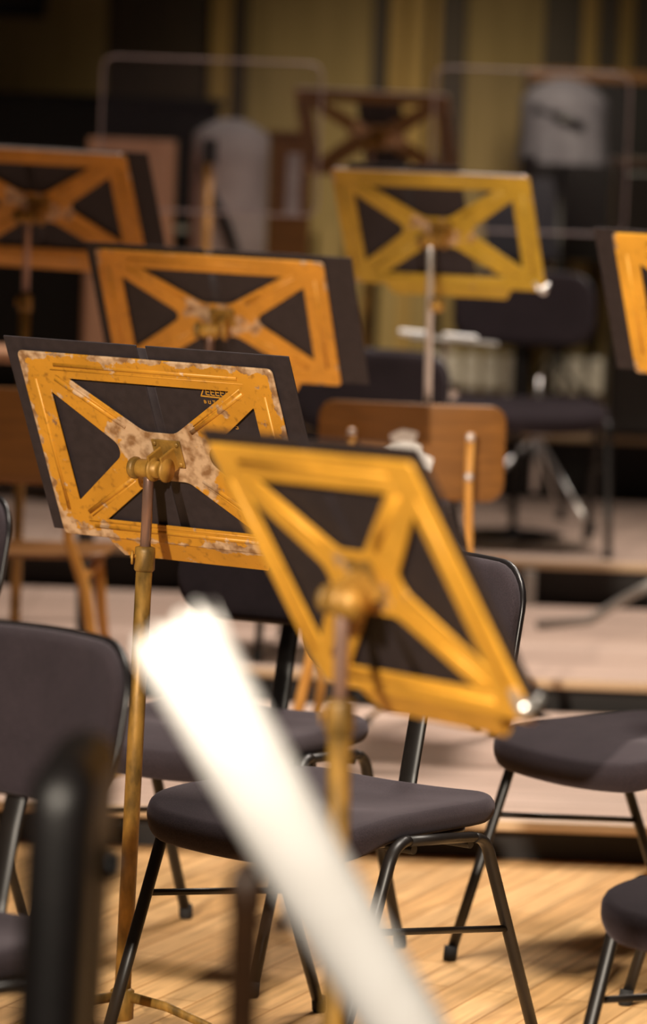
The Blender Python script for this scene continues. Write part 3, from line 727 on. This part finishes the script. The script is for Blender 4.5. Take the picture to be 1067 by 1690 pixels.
shield('clear rounded sound shield in front of the wooden cabinet and grey draped drum', -.42, 14.0, R3Z, .72, .50, 1.395)
shield('clear sound shield before the blue-grey covered drum at the back', .645, 14.3, R3Z, .66, .54, 1.365, .05, 'tube')

# ------------------------------------------------------------------ back row furniture
def piano():
    root = empty('upright_piano', (-1.22, 16.9, R4Z)); tag(root, 'black upright piano by the back wall, only its dark upper part in view', 'piano')
    G().box((0, 0, .60), (1.5, .34, 1.16), bev=.006).build('case', M_['black'], root)
    G().box((0, -.02, 1.195), (1.54, .42, .03), bev=.008).build('lid', M_['black'], root)
    G().box((0, -.30, .66), (1.48, .30, .06), bev=.006).build('key_slip', M_['black'], root)
    G().box((0, -.33, .70), (1.3, .15, .02), bev=.003).build('keyboard', M_['white'], root)
    for s in (-1, 1): G().tube([(s*.68, -.40, 0), (s*.68, -.40, .63)], [.025, .04], n=14).build('leg', M_['black'], root)
piano()
def cabinet():
    root = empty('wooden_cabinet', (-.72, 15.0, R3Z)); tag(root, 'narrow pinkish wooden cabinet seen through the clear shield', 'cabinet')
    G().box((0, 0, .65), (.30, .34, 1.28), bev=.006).build('case', M_['boxwood'], root)
    G().box((0, -.176, .65), (.27, .014, 1.18), bev=.004).build('door', M_['boxwood'], root)
    k = G(); k.lathe([(.004, 0), (.012, .006), (.014, .014), (.004, .02)], n=14, M=Matrix.Translation((.10, -.183, .68)) @ Matrix.Rotation(PI/2, 4, 'X')); k.build('knob', M_['brass'], root)
cabinet()
def draped(name, label, x, y, z, r, h, mat, dome=.06):
    root = empty(name, (x, y, z)); tag(root, label, 'drum')
    n, m = 64, 12; vs = []; fs = []
    for i in range(m+1):
        q = i/m
        for j in range(n):
            w = 2*PI*j/n; rr = r*(1+.06*q*q*sin(9*w+1)+.04*q*sin(5*w)); vs.append((rr*cos(w), rr*sin(w), h*(1-q)*.92+.02))
    for k in range(1, 5):
        f = 1-k/5
        for j in range(n): w = 2*PI*j/n; vs.insert(0, None) if False else vs.append((r*f*cos(w), r*f*sin(w), h*.92+.02+dome*(1-f*f)))
    for i in range(m):
        for j in range(n): fs.append((i*n+j, i*n+(j+1) % n, (i+1)*n+(j+1) % n, (i+1)*n+j))
    base = (m+1)*n; prev = 0
    for k in range(4):
        for j in range(n): fs.append((prev+j, prev+(j+1) % n, base+k*n+(j+1) % n, base+k*n+j))
        prev = base+k*n
    fs.append(tuple(prev+j for j in range(n)))
    G().add(vs, fs).build('drape', mat, root)
    g = G(); g.tube([(-r*.7, -r*.72, h*.86), (0, -r*1.06, h*.70), (r*.4, -r*1.0, h*.60)], .02, n=10, flat=.5); g.build('strap', M_['shell'], root)
    return root
draped('draped_drum', 'tall grey cloth-draped drum seen through the clear shield', -.378, 15.1, R3Z, .135, 1.41, M_['cloth'])
dd = draped('draped_drum', 'blue-grey covered round drum raised on a thin stand, behind the clear shield', .88, 16.7, R4Z+.99, .17, .27, M_['cover'], .09)
G().tube([(0, 0, -.985), (0, 0, .04)], .014, n=12).build('stand_pole', M_['tube'], dd)
for i in range(3):
    a = .3+i*2*PI/3; G().tube([(cos(a)*.01, sin(a)*.01, -.75), (cos(a)*.22, sin(a)*.22, -.98)], .009, n=8).build('leg', M_['tube'], dd)
def slim_box():
    root = empty('wooden_box', (-.165, 15.3, R3Z)); tag(root, 'tall slim brown wooden box beside the grey draped drum', 'box')
    G().box((0, 0, .665), (.15, .16, 1.31), bev=.006).build('case', M_['plywood'], root)
    G().box((.012, -.083, 1.15), (.05, .008, .22), bev=.003).build('front_panel', M_['cloth'], root)
    G().box((0, 0, 1.328), (.17, .18, .02), bev=.004).build('lid', M_['plywood'], root)
slim_box()
pf = empty('framed_picture', (-1.66, WY-.03, 2.12)); tag(pf, 'dark framed picture on the back wall, cut off in the upper left corner', 'picture')
G().box((0, -.012, .35), (.70, .02, .62), bev=.002).build('picture_panel', M_['darkwood'], pf)
for (cx, cz, w_, h_) in ((0, .02, .80, .05), (0, .68, .80, .05), (-.38, .35, .05, .62), (.38, .35, .05, .62)):
    G().box((cx, -.02, cz), (w_, .04, h_), bev=.006).build('picture_frame', M_['black'], pf)
def plain_stand(label, x, y, z):
    root = empty('desk_stand', (x, y, z)); tag(root, label, 'music stand')
    M = Matrix.Translation((0, 0, 1.06)) @ Matrix.Rotation(.3, 4, 'Z') @ Matrix.Rotation(PI/2-.3, 4, 'X')
    plate('desk_panel', rounded([(-.14, -.15), (.14, -.15), (.14, .15), (-.14, .15)], .02), [], .006, M_['casefab'], root, M)
    g = G(); g.box((0, -.152, -.03), (.28, .004, .06), bev=.001); g.build('ledge', M_['casefab'], root, M)
    G().tube([(.01, .012, .05), (.01, .012, 1.04)], .011, n=12).build('pole', M_['tube'], root)
    for i in range(3):
        a = .5+i*2*PI/3; G().tube([(.01, .012, .20), (.01+cos(a)*.24, .012+sin(a)*.24, .01)], .009, n=8).build('leg', M_['tube'], root)
plain_stand('plain dark blue-grey music stand behind the yellowish back stand', .672, 15.45, R3Z)
def board():
    root = empty('framed_board', (1.30, 17.5, R4Z)); tag(root, 'large dark board with a brown top rail, standing by the back wall', 'board')
    G().box((0, 0, .98), (1.02, .04, .74), bev=.004).build('panel', M_['black'], root)
    G().box((0, -.01, 1.37), (1.06, .06, .05), bev=.006).build('top_rail', M_['plywood'], root)
    for s in (-1, 1):
        G().box((s*.52, 0, .70), (.05, .06, 1.38), bev=.005).build('post', M_['darkwood'], root)
        G().box((s*.52, 0, .02), (.07, .40, .04), bev=.005).build('foot', M_['darkwood'], root)
board()
def black_cabinet():
    root = empty('equipment_cabinet', (1.30, 15.95, R4Z)); tag(root, 'black cabinet at the right edge in front of the dark board', 'cabinet')
    G().box((0, 0, .52), (.52, .40, 1.0), bev=.006).build('case', M_['black'], root)
    for zz in (.28, .77): G().box((0, -.205, zz), (.47, .014, .44), bev=.004).build('door', M_['black'], root)
    G().box((0, 0, 1.03), (.54, .43, .03), bev=.004).build('top', M_['darkwood'], root)
black_cabinet()
# radiators along the back wall
def radiator(x0, x1, label, n):
    root = empty('wall_radiator', ((x0+x1)/2, WY-.26, R4Z)); tag(root, label, 'radiator', 'white radiators')
    w = (x1-x0)/n
    for i in range(n): G().box((-(x1-x0)/2+w*(i+.5), 0, .115), (w*.78, .09, .15), bev=.015).build('section', M_['white'], root)
    for s in (-1, 1): G().box((s*(x1-x0)*.4, 0, .03), (.03, .07, .06), bev=.004).build('foot', M_['white'], root)
    G().tube([(-(x1-x0)/2+.01, 0, .10), ((x1-x0)/2-.01, 0, .10)], .014, n=10).build('pipe', M_['white'], root)
radiator(.40, .80, 'low white radiator of close sections, below the wall behind the chrome stand', 5)
radiator(.90, 1.28, 'low white radiator with wide dark gaps, beside the raised black chair', 4)
# brown table among the left rows
t = empty('wooden_table', (-.98, 12.4, R2Z)); tag(t, 'dull brown table in the dark left row, below the shadowed stand', 'table')
G().box((0, 0, .80), (.66, .40, .03), bev=.006).build('table_top', M_['boxwood'], t)
for sx in (-1, 1):
    for sy in (-1, 1): G().tube([(sx*.29, sy*.17, 0), (sx*.28, sy*.16, .79)], [.014, .02], n=10).build('leg', M_['black'], t)

# aluminium legs under the third riser front
for i, x in enumerate((-1.6, -.4, .665, 1.9)):
    struct(G().box((x, R3Y-.02, (R2Z+R3Z-.03)/2), (.04, .03, R3Z-R2Z-.03), bev=.003).build('trim_%d' % (70+i), M_['alu']))

# ------------------------------------------------------------------ light
def spot(name, loc, target, power, size, blend, color, radius=.25):
    l = bpy.data.lights.new(name, 'SPOT'); l.energy = power; l.spot_size = math.radians(size); l.spot_blend = blend
    l.color = color; l.shadow_soft_size = radius
    o = bpy.data.objects.new(name, l); COL.objects.link(o); o.location = loc
    o.rotation_euler = (Vector(target)-Vector(loc)).to_track_quat('-Z', 'Y').to_euler(); return o
def area(name, loc, target, power, sx, sy, color):
    l = bpy.data.lights.new(name, 'AREA'); l.shape = 'RECTANGLE'; l.size = sx; l.size_y = sy; l.energy = power; l.color = color
    o = bpy.data.objects.new(name, l); COL.objects.link(o); o.location = loc
    o.rotation_euler = (Vector(target)-Vector(loc)).to_track_quat('-Z', 'Y').to_euler(); return o
WARM = (1.0, .88, .72)
spot('hall_spotlight', (-3.0, -3.0, 4.6), (.338, 6.43, 1.54), 7600, 18.5, .4, WARM, .15)
spot('added_paper_fill', (-1.0, -2.5, 5.0), (.13, 4.0, .80), 2600, 12.5, .6, WARM, .2)  # added fill aimed at the foreground papers, no known fixture
area('stage_overhead_front', (.5, 7.6, 6.0), (.4, 7.9, 0), 62, 1.6, 1.2, (1, .9, .78)).data.spread = math.radians(70)
area('stage_overhead_back', (1.5, 12.8, 6.5), (.7, 11.3, 0), 140, 1.6, 1.0, (1, .88, .78)).data.spread = math.radians(86)
spot('wall_wash', (.9, 14.6, 3.2), (.35, 18.2, .4), 420, 52, 1.0, (1, .86, .6), .5)

w = bpy.data.worlds.new('hall'); SC.world = w; w.use_nodes = True
bg = w.node_tree.nodes['Background']; bg.inputs[0].default_value = (1, .82, .68, 1); bg.inputs[1].default_value = .015

# ------------------------------------------------------------------ camera
cd = bpy.data.cameras.new('camera'); cam = bpy.data.objects.new('camera', cd); COL.objects.link(cam)
cd.sensor_fit = 'VERTICAL'; cd.sensor_height = 36; cd.sensor_width = 36*1067/1690
FPX = 7000.0
cd.lens = 36*FPX/1690
ph = math.atan((845-230)/FPX); roll = math.radians(2.2)
cam.matrix_world = Matrix.Translation((0, 0, 1.65)) @ Matrix.Rotation(PI/2-ph, 4, 'X') @ Matrix.Rotation(roll, 4, 'Z')
cd.dof.use_dof = True; cd.dof.focus_distance = 7.52; cd.dof.aperture_fstop = 2.8
cd.clip_end = 100
SC.camera = cam
SC.view_settings.view_transform = 'Standard'; SC.view_settings.look = 'None'
SC.view_settings.exposure = 0; SC.view_settings.gamma = 1; SC.view_settings.use_curve_mapping = False
SC.cycles.use_denoising = True
